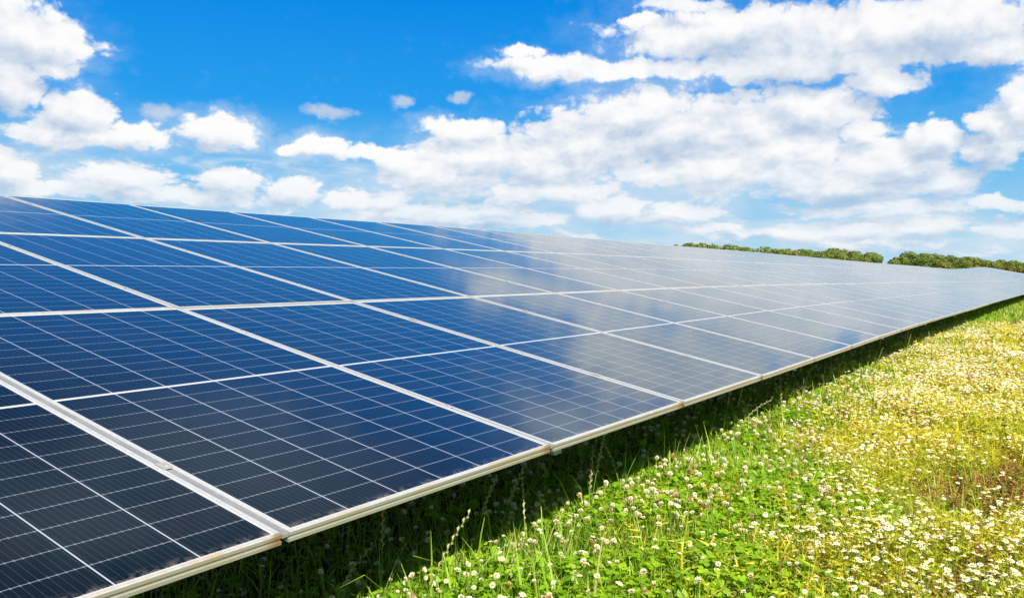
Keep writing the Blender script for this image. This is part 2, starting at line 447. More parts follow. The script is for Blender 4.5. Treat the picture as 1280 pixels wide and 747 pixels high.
T.put(b.inputs['Roughness'], T.rng(dn, 0.3, 0.7, 0.075, 0.105))
wav = T.n('ShaderNodeTexNoise', i_Vector=T.v('ADD', oc, offs), i_Scale=1.6, i_Detail=1.0).outputs[0]
T.put(b.inputs['Normal'], T.n('ShaderNodeBump', i_Strength=0.25, i_Distance=0.004, i_Height=wav).outputs[0])
finish(T, b)
m_back = noisy('panel_backsheet', (0.62, 0.62, 0.62), (0.68, 0.68, 0.68), 6)
m_steel = noisy('galvanised_steel', (0.33, 0.34, 0.35), (0.45, 0.46, 0.47), 14, rough=0.5, metallic=0.6)

def frame_mb(mb, ox=0.0, oy=0.0, mi=0):
    prof = [(0.011, -0.003), (0.011, 0.0), (0.001, 0.0), (0.0, -0.001), (0.0, -0.010), (0.0025, -0.0115), (0.0025, -0.0175), (0.0, -0.018), (0.0, -0.026), (0.028, -0.026)]
    corners = [(0, 0, 1, 1), (PW, 0, -1, 1), (PW, PL, -1, -1), (0, PL, 1, -1)]
    v, f, k = [], [], len(prof)
    for (cx, cy, sx_, sy_) in corners:
        for (d, z) in prof:
            v.append((ox + cx + sx_ * d, oy + cy + sy_ * d, z))
    for q in range(4):
        a, b_ = q * k, ((q + 1) % 4) * k
        for i in range(k - 1):
            f.append((a + i, a + i + 1, b_ + i + 1, b_ + i))
    mb.add(v, [tuple(reversed(x_)) for x_ in f], mi)
def glass_mb(mb, ox=0.0, oy=0.0, mg=0, mk=1):
    x0, x1, y0, y1 = ox + 0.0105, ox + PW - 0.0105, oy + 0.0105, oy + PL - 0.0105
    mb.add([(x0, y0, -0.0025), (x1, y0, -0.0025), (x1, y1, -0.0025), (x0, y1, -0.0025)], [(0, 1, 2, 3)], mg)
    mb.add([(x0, y0, -0.008), (x1, y0, -0.008), (x1, y1, -0.008), (x0, y1, -0.008)], [(3, 2, 1, 0)], mk)
m_strip = noisy('seam_strip_aluminium', (0.27, 0.295, 0.32), (0.34, 0.36, 0.385), 9, rough=0.45, metallic=0.55)
q = MB(); frame_mb(q); ME_FRAME = q.mesh('panel_frame', m_alu)
q = MB(); glass_mb(q); ME_GLASS = q.mesh('cell_glass', [m_cell, m_back])
q = MB()
q.box(-0.0245, 0.0045, -0.02, 0.02, 0.0005, 0.003)
q.box(-0.0135, -0.0065, -0.006, 0.006, 0.003, 0.006)
ME_CLAMP = q.mesh('mid_clamp', noisy('clamp_aluminium', (0.40, 0.40, 0.39), (0.47, 0.46, 0.44), 30, rough=0.45, metallic=0.5))
q = MB(); q.box(-0.0195, -0.0005, 0.001, PL - 0.001, -0.012, -0.0035)
ME_SIDE = q.mesh('seam_strip', m_strip)
q = MB(); q.box(0.001, PW - 0.001, PL + 0.0005, PL + 0.0195, -0.013, -0.0045)
ME_TOP = q.mesh('seam_strip', m_strip)

def panel_pos(k, r):
    x = EX0 + k * PU + (PU - PW) / 2
    return Vector((x, EY + r * PV * math.cos(TILT), EZ + r * PV * math.sin(TILT) + float(hgt(x))))

def project(p):
    d = Vector(p) - Vector((0, 0, CAMZ))
    z = d.dot(fwd)
    if z < 0.05:
        return None
    return (640 + 1050 * d.dot(right) / z, 373.5 - 1050 * d.dot(up) / z)
def in_frame(p, mrg=0):
    s = project(p)
    return s is not None and -mrg <= s[0] <= 1280 + mrg and -mrg <= s[1] <= 747 + mrg

ORD = ['first', 'second', 'third', 'fourth', 'fifth', 'sixth', 'seventh', 'eighth', 'ninth', 'tenth', 'eleventh', 'twelfth',
       'thirteenth', 'fourteenth', 'fifteenth', 'sixteenth', 'seventeenth', 'eighteenth', 'nineteenth', 'twentieth']
ROWN = ['bottom', 'middle', 'top']
prng = random.Random(3)
END = []
for r in range(3):
    seen = 0
    END.append(N_IND)
    for k in range(U0, N_IND):
        P = panel_pos(k, r)
        vis = any(in_frame(P + Vector((PW * a, PL * math.cos(TILT) * b_, PL * math.sin(TILT) * b_)), -8)
                  for a in (0, .2, .4, .6, .8, 1) for b_ in (0, .1, .2, .3, .4, .5, .6, .7, .8, .9, 1))
        if not vis and k > 10:
            END[r] = k
            break
        if not vis and k < -1:
            continue
        if vis:
            seen += 1
        if not vis:
            lab = 'solar panel of the near end of the array, left of the picture edge'
        elif seen <= 20:
            look = {0: 'near black', 1: 'deep blue', 2: 'bright blue'}[r] if seen <= 4 else ('cloud-reflecting blue' if seen <= 9 else 'pale sky-washed')
            lab = '%s solar panel, %s from the left in the %s row' % (look, ORD[seen - 1], ROWN[r])
        else:
            lab = 'pale glare-washed solar panel far along the %s row towards the trees' % ROWN[r]
        o = link('solar_panel', None, label=lab, cat='solar panel', group='solar panels of the long three-row array', loc=P)
        o.empty_display_size = 0.2
        jit = 0.0013
        o.rotation_euler = Euler((TILT + prng.uniform(-jit, jit), -math.atan(hslope(P.x + PW / 2)) + prng.uniform(-jit, jit), 0), 'XYZ')
        link('frame', ME_FRAME, o)
        link('cell_glass', ME_GLASS, o)
        link('seam_strip', ME_SIDE, o)
        if r < 2:
            link('seam_strip', ME_TOP, o)
        if k < 7:
            for yy in (0.46, PL - 0.46):
                link('clamp', ME_CLAMP, o, loc=(0, yy, 0))
# the far end of the array, past three hundred panels
q = MB()
for r in range(3):
    for k in range(END[r], N_ALL):
        P = panel_pos(k, r)
        mb = MB(); frame_mb(mb, mi=0); glass_mb(mb, mg=1, mk=2)
        M = Matrix.Translation(P) @ Euler((TILT, -math.atan(hslope(P.x)), 0), 'XYZ').to_matrix().to_4x4()
        mb.v = [tuple(M @ Vector(p)) for p in mb.v]
        off = len(q.v)
        q.v += mb.v; q.f += [tuple(i + off for i in f) for f in mb.f]; q.mi += mb.mi
m_farcell, T = material('far_cell_glass')
nz = T.n('ShaderNodeTexNoise', i_Vector=T.n('ShaderNodeTexCoord').outputs['Object'], i_Scale=3.0).outputs[0]
b = T.n('ShaderNodeBsdfPrincipled', i_Base_Color=T.mix(nz, (0.03, 0.032, 0.045, 1), (0.045, 0.045, 0.06, 1)), i_Roughness=0.10, i_IOR=2.05)
finish(T, b)
link('far_solar_panels', q.mesh('far_solar_panels', [m_alu, m_farcell, m_back]), label='pale far end of the solar array, its panels merging below the trees', cat='solar panels', kind='stuff')

# racks under the panels
q = None
for a in range(-2, 100, 12):
    o = link('mounting_rack', None, label='galvanised steel rack in deep shade under the solar panels', cat='rack', group='steel racks carrying the solar array', loc=(0, 0, 0))
    x0, x1 = EX0 + a * PU + 0.02, EX0 + (a + 12) * PU - 0.02
    xs = np.linspace(x0, x1, 9)
    for r in range(3):
        for off in (0.46, PL - 0.46):
            s = r * PV + off
            mb = MB()
            v, f = [], []
            yy, zz = EY + s * math.cos(TILT), EZ + s * math.sin(TILT)
            for i, xx in enumerate(xs):
                hz = float(hgt(xx))
                for (dy, dz) in ((-0.025, -0.105), (0.025, -0.105), (0.025, -0.042), (-0.025, -0.042)):
                    v.append((xx, yy + dy, zz + hz + dz + dy * 0.2))
                if i:
                    for j in range(4):
                        f.append(((i - 1) * 4 + j, (i - 1) * 4 + (j + 1) % 4, i * 4 + (j + 1) % 4, i * 4 + j))
            f += [(3, 2, 1, 0), tuple(len(v) - 4 + j for j in range(4))]
            mb.add(v, f)
            link('purlin', mb.mesh('purlin', m_steel), o)
    for xx in np.linspace(x0 + 1.6, x1 - 1.6, 4):
        hz = float(hgt(xx))
        mb = MB()
        y0, y1 = EY + 0.3, EY + 3 * PV * math.cos(TILT) - 0.2
        z0, z1 = EZ + 0.3 * math.tan(TILT) - 0.175 + hz, EZ + (y1 - EY) * math.tan(TILT) - 0.175 + hz
        mb.add([(xx - .03, y0, z0 - .05), (xx + .03, y0, z0 - .05), (xx + .03, y0, z0 + .05), (xx - .03, y0, z0 + .05),
                (xx - .03, y1, z1 - .05), (xx + .03, y1, z1 - .05), (xx + .03, y1, z1 + .05), (xx - .03, y1, z1 + .05)],
               [(0, 1, 2, 3), (7, 6, 5, 4), (0, 4, 5, 1), (1, 5, 6, 2), (2, 6, 7, 3), (3, 7, 4, 0)])
        link('rafter', mb.mesh('rafter', m_steel), o)
        for yy in (EY + 1.6, EY + 4.8):
            mb = MB()
            zt = EZ + (yy - EY) * math.tan(TILT) - 0.235 + hz
            mb.box(xx - .05, xx + .05, yy - .035, yy + .035, hz - 0.3, zt)
            link('post', mb.mesh('post', m_steel), o)

# ------------------------------------------------------------------ far woods
m_bark = noisy('tree_bark', (0.06, 0.045, 0.03), (0.12, 0.09, 0.06), 3, rough=0.9)
crown_mats = [leafy('leaves_fresh_green', (0.135, 0.185, 0.034), (0.205, 0.255, 0.052), 0.5, scale=0.35),
              leafy('leaves_olive_green', (0.150, 0.170, 0.030), (0.210, 0.225, 0.050), 0.45, scale=0.35),
              leafy('leaves_deep_green', (0.105, 0.160, 0.036), (0.160, 0.225, 0.048), 0.5, scale=0.35)]
def crown_mesh(seed, mat):
    g = np.random.default_rng(seed)
    cl = []
    nl = g.integers(11, 15)
    for i in range(nl):
        a = g.uniform(0, 6.283); rr = g.uniform(0.05, 0.36)
        cl.append((rr * math.cos(a), rr * math.sin(a), g.uniform(0.16, 0.84), g.uniform(0.14, 0.24)))
    cl.append((g.uniform(-.08, .08), g.uniform(-.08, .08), 0.86, 0.13))
    V, F = [], []
    n = 0
    for (cx, cy, cz, cr) in cl:
        m = int(190 * (cr / 0.18) ** 2)
        d = g.normal(size=(m, 3)); d /= np.linalg.norm(d, axis=1)[:, None]
        rad = cr * g.uniform(0.72, 1.08, m) ** 0.5
        c = np.array([cx, cy, cz]) + d * rad[:, None] * np.array([1, 1, 0.85])
        nrm = d + g.normal(scale=0.38, size=(m, 3)); nrm /= np.linalg.norm(nrm, axis=1)[:, None]
        a = np.cross(nrm, g.normal(size=(m, 3))); a /= np.linalg.norm(a, axis=1)[:, None]
        b_ = np.cross(nrm, a)
        s = g.uniform(0.014, 0.032, m)[:, None]
        q = np.stack([c - a * s - b_ * s * .5, c + a * s * .4 - b_ * s, c + a * s + b_ * s * .5, c - a * s * .3 + b_ * s], 1)
        V.append(q.reshape(-1, 3)); F.append(np.arange(m * 4).reshape(m, 4) + n); n += m * 4
    return fast_mesh('crown', np.concatenate(V), [np.concatenate(F)], [mat])
def trunk_mesh(seed):
    g = random.Random(seed)
    mb = MB()
    mb.tube([(0, 0, -0.03), (0.008, 0.0, 0.15), (-0.005, 0.01, 0.4), (0.01, 0, 0.72)], [0.032, 0.024, 0.017, 0.006], 7)
    for i in range(6):
        a = i * 1.05 + g.uniform(-.3, .3); z = 0.2 + 0.07 * i
        mb.tube([(0, 0, z), (0.11 * math.cos(a), 0.11 * math.sin(a), z + 0.12), (0.26 * math.cos(a), 0.26 * math.sin(a), z + 0.2)], [0.012, 0.008, 0.003], 5)
    return mb.mesh('trunk', m_bark)
CROWNS = [crown_mesh(20 + i, crown_mats[i % 3]) for i in range(9)]
TRUNKS = [trunk_mesh(i) for i in range(3)]
prof_az = [-24, -10, 2.4, 3.7, 5.75, 7.9, 9.0, 9.75, 10.02, 10.12, 10.35, 10.85, 12.5, 14.9, 17.5, 19.9, 21.2, 22.1, 22.6, 26]
prof_el = [0.9, 0.9, 0.78, 0.86, 1.05, 1.30, 1.26, 1.02, 0.55, 0.50, 0.85, 1.22, 1.52, 1.58, 1.68, 1.93, 1.98, 1.92, 1.72, 1.5]
trng = random.Random(11)
def tree(azd, dist, hh, label, group):
    x, y = dist * math.cos(R(azd)), dist * math.sin(R(azd))
    i = trng.randrange(9)
    o = link('broadleaf_tree', None, label=label, cat='tree', group=group, loc=(x, y, float(hgt(x)) - 0.1))
    w = trng.uniform(1.05, 1.4)
    o.scale = (hh * w, hh * w, hh)
    o.rotation_euler = (0, 0, trng.uniform(0, 6.28))
    link('crown', CROWNS[i], o)
    link('trunk', TRUNKS[i % 3], o)
for wood, (a0, a1) in enumerate(((10.95, 22.3), (-16.0, 9.15))):
    lab = ('bushy green tree in the left wood behind the panel tops' if wood == 0 else 'bushy green tree in the right wood beyond the gap in the treeline')
    grp = 'trees of the left wood' if wood == 0 else 'trees of the right wood'
    for row, dist in enumerate((268, 300, 335)):
        a = a0
        while a < a1:
            if a > -5 or row == 0:
                d = dist + trng.uniform(-9, 9)
                e = float(np.interp(a, prof_az, prof_el)) + 0.07
                full = CAMZ + d * math.tan(R(e)) - float(hgt(d * 0.97))
                hh = full * trng.uniform(0.88, 1.03) * (0.86 if row == 0 else 1.0)
                tree(a, d, max(hh, 3.0), lab, grp)
            a += math.degrees((3.9 if a > -3 else 8) / dist) * trng.uniform(0.8, 1.25)

# ------------------------------------------------------------------ meadow vegetation
g_leaf = [leafy('clover_leaf_bright', (0.200, 0.400, 0.012), (0.350, 0.520, 0.024), 0.48, scale=2.5),
          leafy('clover_leaf_mid', (0.145, 0.310, 0.012), (0.260, 0.430, 0.022), 0.48, scale=2.5)]
g_grass = [leafy('grass_bright', (0.22, 0.39, 0.022), (0.40, 0.52, 0.06), 0.45, scale=1.5),
           leafy('grass_mid', (0.10, 0.21, 0.018), (0.19, 0.31, 0.03), 0.42, scale=1.5),
           leafy('grass_straw', (0.34, 0.30, 0.10), (0.45, 0.38, 0.14), 0.3, scale=1.5)]
g_feather = [leafy('chamomile_leaf_olive', (0.34, 0.40, 0.035), (0.52, 0.52, 0.05), 0.46, scale=2.0),
             leafy('chamomile_leaf_yellow', (0.56, 0.52, 0.04), (0.68, 0.60, 0.07), 0.46, scale=2.0),
             leafy('dry_stem_brown', (0.27, 0.125, 0.045), (0.38, 0.20, 0.07), 0.2, scale=2.0)]
def soft(name, c1, c2, trans=0.25, scale=30):
    return leafy(name, c1, c2, trans, rough=0.7, scale=scale, tint=(1.0, 0.98, 0.9), spec=0.2)
m_petal = soft('daisy_petal_white', (0.80, 0.79, 0.70), (0.85, 0.84, 0.78))
m_yolk = soft('daisy_centre_yellow', (0.72, 0.42, 0.015), (0.80, 0.52, 0.03), 0.1, 200)
m_cream = soft('clover_floret_cream', (0.80, 0.76, 0.50), (0.86, 0.84, 0.64))
m_pink = soft('clover_floret_faded', (0.66, 0.54, 0.27), (0.78, 0.66, 0.40))
m_brown = soft('clover_floret_brown', (0.36, 0.19, 0.07), (0.50, 0.30, 0.13))
m_stem = leafy('flower_stem', (0.12, 0.22, 0.03), (0.22, 0.28, 0.05), 0.2)
m_seed = leafy('grass_seed_spike', (0.38, 0.40, 0.14), (0.52, 0.50, 0.24), 0.3)

def boundary(x):           # clover on the array side, chamomile towards -Y
    return np.interp(x, [0, 2.4, 3.9, 5.1, 8.2, 14, 19, 24, 60], [0.30, 0.66, 1.0, 1.25, 1.55, 1.72, 1.55, 0.2, -2.0])
def vnoise(x, y, s, seed):
    g = np.random.default_rng(seed)
    t = g.uniform(0, 1, (64, 64))
    xs, ys = x * s + 500.0, y * s + 500.0
    i, j = np.floor(xs).astype(int), np.floor(ys).astype(int)
    a, b_ = xs - i, ys - j
    a, b_ = a * a * (3 - 2 * a), b_ * b_ * (3 - 2 * b_)
    T_ = lambda p, q_: t[p % 64, q_ % 64]
    return (T_(i, j) * (1 - a) + T_(i + 1, j) * a) * (1 - b_) + (T_(i, j + 1) * (1 - a) + T_(i + 1, j + 1) * a) * b_
def bare(x, y):            # dry brown patches in the chamomile
    p = np.zeros_like(x)
    for (cx, cy, rx, ry) in ((4.35, 0.40, 0.55, 0.26), (4.75, 0.25, 0.7, 0.22), (3.75, 0.62, 0.3, 0.16), (3.1, 0.30, .28, .16), (9.5, 0.7, .5, .15), (7, -0.9, .8, .4), (20, 0.95, 2.5, .15)):
        p = np.maximum(p, 1 - np.sqrt(((x - cx) / rx) ** 2 + ((y - cy) / ry) ** 2) + 0.5 * (vnoise(x, y, 6.0, 5) - .5))
    return np.clip(p, 0, 1)
def scatter(n_per_m2, x0, x1, y0, y1):
    n = int(n_per_m2 * (x1 - x0) * (y1 - y0))
    return rng.uniform(x0, x1, n), rng.uniform(y0, y1, n)
def replicate(tv, tf, loc, yaw, scale, tilt=None, tdir=None, zs=None):
    """tv (k,3) template, tf list of arrays, per-instance arrays -> verts, faces"""
    n, k = len(loc), len(tv)
    v = np.repeat(tv[None], n, 0) * scale[:, None, None]
    if zs is not None:
        v[:, :, 2] = v[:, :, 2] * zs[:, None]
    c, s = np.cos(yaw)[:, None], np.sin(yaw)[:, None]
    x, y = v[:, :, 0] * c - v[:, :, 1] * s, v[:, :, 0] * s + v[:, :, 1] * c
    v = np.stack([x, y, v[:, :, 2]], -1)
    if tilt is not None:
        ct, st = np.cos(tilt)[:, None], np.sin(tilt)[:, None]
        cd, sd = np.cos(tdir)[:, None], np.sin(tdir)[:, None]
        a = v[:, :, 0] * cd + v[:, :, 1] * sd
        b_ = -v[:, :, 0] * sd + v[:, :, 1] * cd
        z = v[:, :, 2]
        a, z = a * ct + z * st, -a * st + z * ct
        v = np.stack([a * cd - b_ * sd, a * sd + b_ * cd, z], -1)
    v = v + loc[:, None, :]
    off = (np.arange(n) * k)[:, None, None]
    return v.reshape(-1, 3), [(f[None] + off).reshape(-1, f.shape[1]) for f in tf]

class Stuff:
    def __init__(self):
        self.v, self.f, self.m, self.n = [], [], [], 0
    def add(self, v, fs, mi):
        self.v.append(v)
        for f in fs:
            self.f.append(f + self.n)
            per = len(f) // max(1, len(mi)) if hasattr(mi, '__len__') else 0
            self.m.append(np.repeat(mi, per) if hasattr(mi, '__len__') else np.full(len(f), mi))
        self.n += len(v)
    def build(self, name, mats, **kw):
        return link(name, fast_mesh(name, np.concatenate(self.v), self.f, mats, self.m), kind='stuff', **kw)

# --- blades of grass
def blade_template(w, bend):
    z = np.array([0, .4, .75, 1.0]); xx = bend * z ** 2
    ww = w * np.array([.8, 1.0, .65, 0])
    v = []
    for i in range(3):
        v += [(xx[i], -ww[i], z[i]), (xx[i], ww[i], z[i])]
    v.append((xx[3], 0, z[3]))
    return np.array(v), [np.array([[0, 1, 3, 2], [2, 3, 5, 4]]), np.array([[4, 5, 6]])]
def put_blades(st, x, y, hmin, hmax, w, mats_p, lean=0.55):
    n = len(x)
    if n == 0:
        return
    order = rng.integers(0, 3, n)
    for b in range(3):
        s = order == b
        k = s.sum()
        tv, tf = blade_template(w, (0.1, 0.35, 0.7)[b])
        h = rng.uniform(hmin, hmax, k)
        tv = tv.copy()
        loc = np.stack([x[s], y[s], hgt(x[s]) - 0.005], 1)
        v, f = replicate(tv * np.array([1, 1, 1]), tf, loc, rng.uniform(0, 6.283, k), h, np.abs(rng.normal(0, lean * .6, k)), rng.uniform(0, 6.283, k))
        st.add(v, f, rng.choice(len(mats_p), k, p=mats_p))
def patch_h(x, y):
    return 0.75 + 0.5 * vnoise(x, y, 2.2, 9)
grass = Stuff()
for (dens, x0, x1, y0, y1, w, hm, hx) in ((3600, 1.2, 6, 0.2, 3.3, .014, .09, .22), (1300, 6, 12, 0.3, 3.2, .018, .10, .24), (800, 12, 22, 0.4, 3.0, .028, .10, .27),
                                       (420, 22, 48, 0.3, 2.8, .05, .12, .30), (260, 1, 24, -4.5, 0.3, .03, .08, .20), (160, 24, 48, -3, 0.4, .06, .12, .28)):
    x, y = scatter(dens, x0, x1, y0, y1)
    keep = (y > boundary(x) - 0.5 + 0.5 * vnoise(x, y, 1.6, 2)) | (rng.uniform(size=len(x)) < 0.22)
    keep &= rng.uniform(size=len(x)) < np.interp(y, [1.85, 2.05, 2.6, 3.2], [1, 0.22, 0.13, 0.1])
    x, y = x[keep], y[keep]
    put_blades(grass, x, y, hm, hx, w, [0.60, 0.34, 0.06])
x, y = scatter(200, 1.4, 20, 1.0, 1.85)          # taller tufts along the edge of the shade
k_ = rng.uniform(size=len(x)) < np.clip((vnoise(x, y, 2.8, 61) - .35) * 3, 0.05, 1)
put_blades(grass, x[k_], y[k_], .22, .38, .011, [0.75, 0.17, 0.08], lean=0.5)
grass.build('meadow_grass', g_grass, label='short bright green grass growing through the clover beside the array', cat='grass')

# --- clover leaves
def clover_template():
    v, q = [], []
    v += [(0, -.03, 0), (0, .03, 0), (0.02, 0.03, 1.0), (0.02, -0.03, 1.0)]
    q.append([0, 1, 2, 3])
    for k in range(3):
        a = k * 2.094
        c, s = math.cos(a), math.sin(a)
        pts = [(0.0, 0, 0), (0.16, 0.22, .05), (0.42, 0.26, .06), (0.52, 0.0, -.02), (0.42, -0.26, .06), (0.16, -0.22, .05)]
        o = len(v)
        v += [(p[0] * c - p[1] * s + .02, p[0] * s + p[1] * c, 1.0 + p[2]) for p in pts]
        q += [[o, o + 1, o + 2, o + 3], [o, o + 3, o + 4, o + 5]]
    return np.array(v, float), [np.array(q)]
clv_t, clv_f = clover_template()
clover = Stuff()
for (dens, x0, x1, y0, y1, sc_) in ((3000, 1.2, 4.2, 0.3, 3.2, .036), (2200, 4.2, 7.5, 0.7, 3.0, .042), (1000, 7.5, 13, 1.0, 2.9, .058), (480, 13, 24, 1.2, 2.8, .085), (150, 1, 12, -4, 0.3, .06)):
    x, y = scatter(dens, x0, x1, y0, y1)
    keep = (y > boundary(x) - 0.35 + 0.5 * vnoise(x, y, 1.6, 2) + rng.normal(0, .14, len(x))) | (rng.uniform(size=len(x)) < 0.07)
    keep &= (vnoise(x, y, 3.0, 31) > 0.22) & (rng.uniform(size=len(x)) < np.interp(y, [1.85, 2.05, 2.6, 3.2], [1, 0.18, 0.1, 0.08]))
    x, y = x[keep], y[keep]
    n = len(x)
    s = sc_ * rng.uniform(0.75, 1.25, n)
    h = rng.uniform(0.06, 0.17, n) * patch_h(x, y)
    tv = clv_t.copy()
    loc = np.stack([x, y, hgt(x)], 1)
    # leaves keep their size: only the stalk is stretched to the height
    v, f = replicate(tv * np.array([1, 1, 0]) + 0, clv_f, np.zeros((n, 3)), rng.uniform(0, 6.283, n), s)
    v = v.reshape(n, -1, 3)
    rise = (tv[:, 2] > 0.5).astype(float)[None] * h[:, None] + (tv[:, 2] - (tv[:, 2] > 0.5))[None] * s[:, None]
    ta, td = np.clip(np.abs(rng.normal(0, .45, n)), 0, 1.1), rng.uniform(0, 6.283, n)
    leaf = (tv[:, 2] > 0.5)[None].astype(float)
    rise = rise + leaf * (v[:, :, 0] * np.cos(td)[:, None] + v[:, :, 1] * np.sin(td)[:, None]) * np.tan(ta)[:, None] * 0.8
    v[:, :, 2] = rise
    lx, ly = rng.normal(0, .03, n), rng.normal(0, .03, n)
    v[:, :, 0] += lx[:, None] * leaf; v[:, :, 1] += ly[:, None] * leaf
    v = v + loc[:, None, :]
    clover.add(v.reshape(-1, 3), f, rng.choice(2, n, p=[.55, .45]))
clover.build('clover_leaves', g_leaf, label='dense three-leaved green clover carpeting the strip beside the array', cat='clover')

# --- feathery chamomile stems and leaves
def feather_template(seed, w):
    g = random.Random(seed)
    v, tri = [], []
    def strip(a, b_, ww):
        d = (Vector(b_) - Vector(a)).normalized()
        sd = d.cross(Vector((g.uniform(-1, 1), g.uniform(-1, 1), g.uniform(-1, 1)))).normalized() * ww
        o = len(v)
        v.extend([tuple(Vector(a) - sd), tuple(Vector(a) + sd), tuple(Vector(b_))])
        tri.append((o, o + 1, o + 2))
    bend = g.uniform(-.25, .25)
    for i in range(3):
        strip((bend * (i / 3) ** 2, 0, i / 3), (bend * ((i + 1.3) / 3) ** 2, 0, (i + 1.3) / 3), w * 0.9)
    for i in range(11):
        z = g.uniform(0.12, 0.92); a = i * 2.4 + g.uniform(-.5, .5)
        L = g.uniform(0.18, 0.42) * (1.1 - .5 * z)
        x0 = bend * z * z
        m_ = (x0 + .5 * L * math.cos(a), .5 * L * math.sin(a), z + .30 * L)
        e_ = (x0 + L * math.cos(a + .3), L * math.sin(a + .3), z + g.uniform(.1, .6) * L)
        strip((x0, 0, z), e_, w)
        strip(m_, (m_[0] + .35 * L * math.cos(a + 1.1), m_[1] + .35 * L * math.sin(a + 1.1), m_[2] + .1 * L), w * .8)
        strip(m_, (m_[0] + .35 * L * math.cos(a - 1.0), m_[1] + .35 * L * math.sin(a - 1.0), m_[2] + .12 * L), w * .8)
    return np.array(v), np.array(tri)
feather = Stuff()
def put_feather(x, y, w, hm, hx, p):
    n = len(x)
    pick = rng.integers(0, 4, n)
    for b in range(4):
        s_ = pick == b
        k = int(s_.sum())
        if k == 0:
            continue
        tv, tf = feather_template(b + int(w * 1e4), w)
        h = rng.uniform(hm, hx, k) * (0.7 + .6 * vnoise(x[s_], y[s_], 2.2, 9))
        loc = np.stack([x[s_], y[s_], hgt(x[s_]) - 0.01], 1)
        v, f = replicate(tv, [tf], loc, rng.uniform(0, 6.283, k), h, np.abs(rng.normal(0, .28, k)), rng.uniform(0, 6.283, k))
        feather.v.append(v); feather.f.append(f[0] + feather.n)
        feather.m.append(np.repeat(rng.choice(3, k, p=p), len(tf))); feather.n += len(v)
for (dens_, x0, x1, y0, y1, w, hm, hx) in ((1900, 1.6, 5.5, -0.6, 1.5, .016, .12, .24), (1100, 5.5, 10, -0.8, 1.9, .026, .12, .25), (520, 10, 20, -0.8, 2.0, .045, .12, .26), (220, 1, 24, -4.5, -0.6, .06, .10, .24), (110, 20, 40, -3, 1.6, .09, .12, .28)):
    x, y = scatter(dens_, x0, x1, y0, y1)
    keep = (y < boundary(x) - 0.12 + 0.5 * (vnoise(x, y, 1.6, 2) - .3) + rng.normal(0, .16, len(x))) | (rng.uniform(size=len(x)) < 0.05)
    bp = bare(x, y)
    keep &= (rng.uniform(size=len(x)) > bp * 0.8)
    x, y, bp = x[keep], y[keep], bp[keep]
    br = (bp > 0.06) & (rng.uniform(size=len(x)) < 0.85)
    gr = (~br) & (vnoise(x, y, 2.4, 77) > 0.56) & (x < 6)
    yl = ~br & ~gr
    put_feather(x[yl], y[yl], w, hm, hx, [0.45, 0.49, 0.06])
    put_feather(x[gr], y[gr], w, hm, hx, [0.93, 0.04, 0.03])
    put_feather(x[br], y[br], w, hm * .6, hx * .75, [0.03, 0.05, 0.92])
feather.build('chamomile_foliage', g_feather, label='yellow-green feathery chamomile stems and leaves on the sunny side', cat='foliage')

# --- flower parts
def daisy_parts(seed, npet=12):
    g = random.Random(seed)
    pm, cm = MB(), MB()
    droop = g.uniform(-0.25, 0.15)
    for k in range(npet):
        a = 6.2832 * k / npet + g.uniform(-.08, .08)
        c, s = math.cos(a), math.sin(a)
        L = g.uniform(0.9, 1.05)
        d = droop + g.uniform(-.08, .08)
        pts = [(0.32, -.09, 0), (0.32, .09, 0), (0.72 * L, .17, d * .35), (1.0 * L, .08, d), (1.0 * L, -.08, d), (0.72 * L, -.17, d * .35)]
        pm.add([(p[0] * c - p[1] * s, p[0] * s + p[1] * c, p[2]) for p in pts], [(0, 1, 2, 5), (5, 2, 3, 4)])
    rings = [(0.42, -0.02), (0.40, 0.14), (0.28, 0.30), (0.10, 0.38)]
    v = [(r * math.cos(6.2832 * k / 8), r * math.sin(6.2832 * k / 8), z) for (r, z) in rings for k in range(8)]
    f = [(i * 8 + k, i * 8 + (k + 1) % 8, (i + 1) * 8 + (k + 1) % 8, (i + 1) * 8 + k) for i in range(3) for k in range(8)]
    f.append(tuple(24 + k for k in range(8)))
    cm.add(v, f)
    return pm, cm
def clover_head(seed, kind):
    """a round head of small pointed florets; the lowest droop and fade"""
    g = random.Random(seed)
    mb = MB()
    nfl = 46
    for i in range(nfl):
        z = 1 - 1.75 * (i + .5) / nfl
        a = i * 2.39996
        rr = math.sqrt(max(0, 1 - z * z))
        d = Vector((rr * math.cos(a), rr * math.sin(a), z * 0.9 + 0.1)).normalized()
        if z < -0.2:
            d = (d + Vector((0, 0, -0.6))).normalized()
        s1 = d.orthogonal().normalized(); s2 = d.cross(s1)
        b0 = d * 0.35; tip = d * g.uniform(0.92, 1.12)
        w = g.uniform(0.13, 0.19)
        mid = d * 0.78
        mi = {0: (0 if z > -0.15 else (1 if z > -0.5 else 2)), 1: (0 if z > 0.35 else (1 if z > -0.1 else 2)), 2: (1 if g.random() < .35 else 2)}[kind]
        mb.add([b0, mid + s1 * w, mid + s2 * w, mid - s1 * w, mid - s2 * w, tip], [(0, 1, 2), (0, 2, 3), (0, 3, 4), (0, 4, 1), (5, 2, 1), (5, 3, 2), (5, 4, 3), (5, 1, 4)], mi)
    return mb
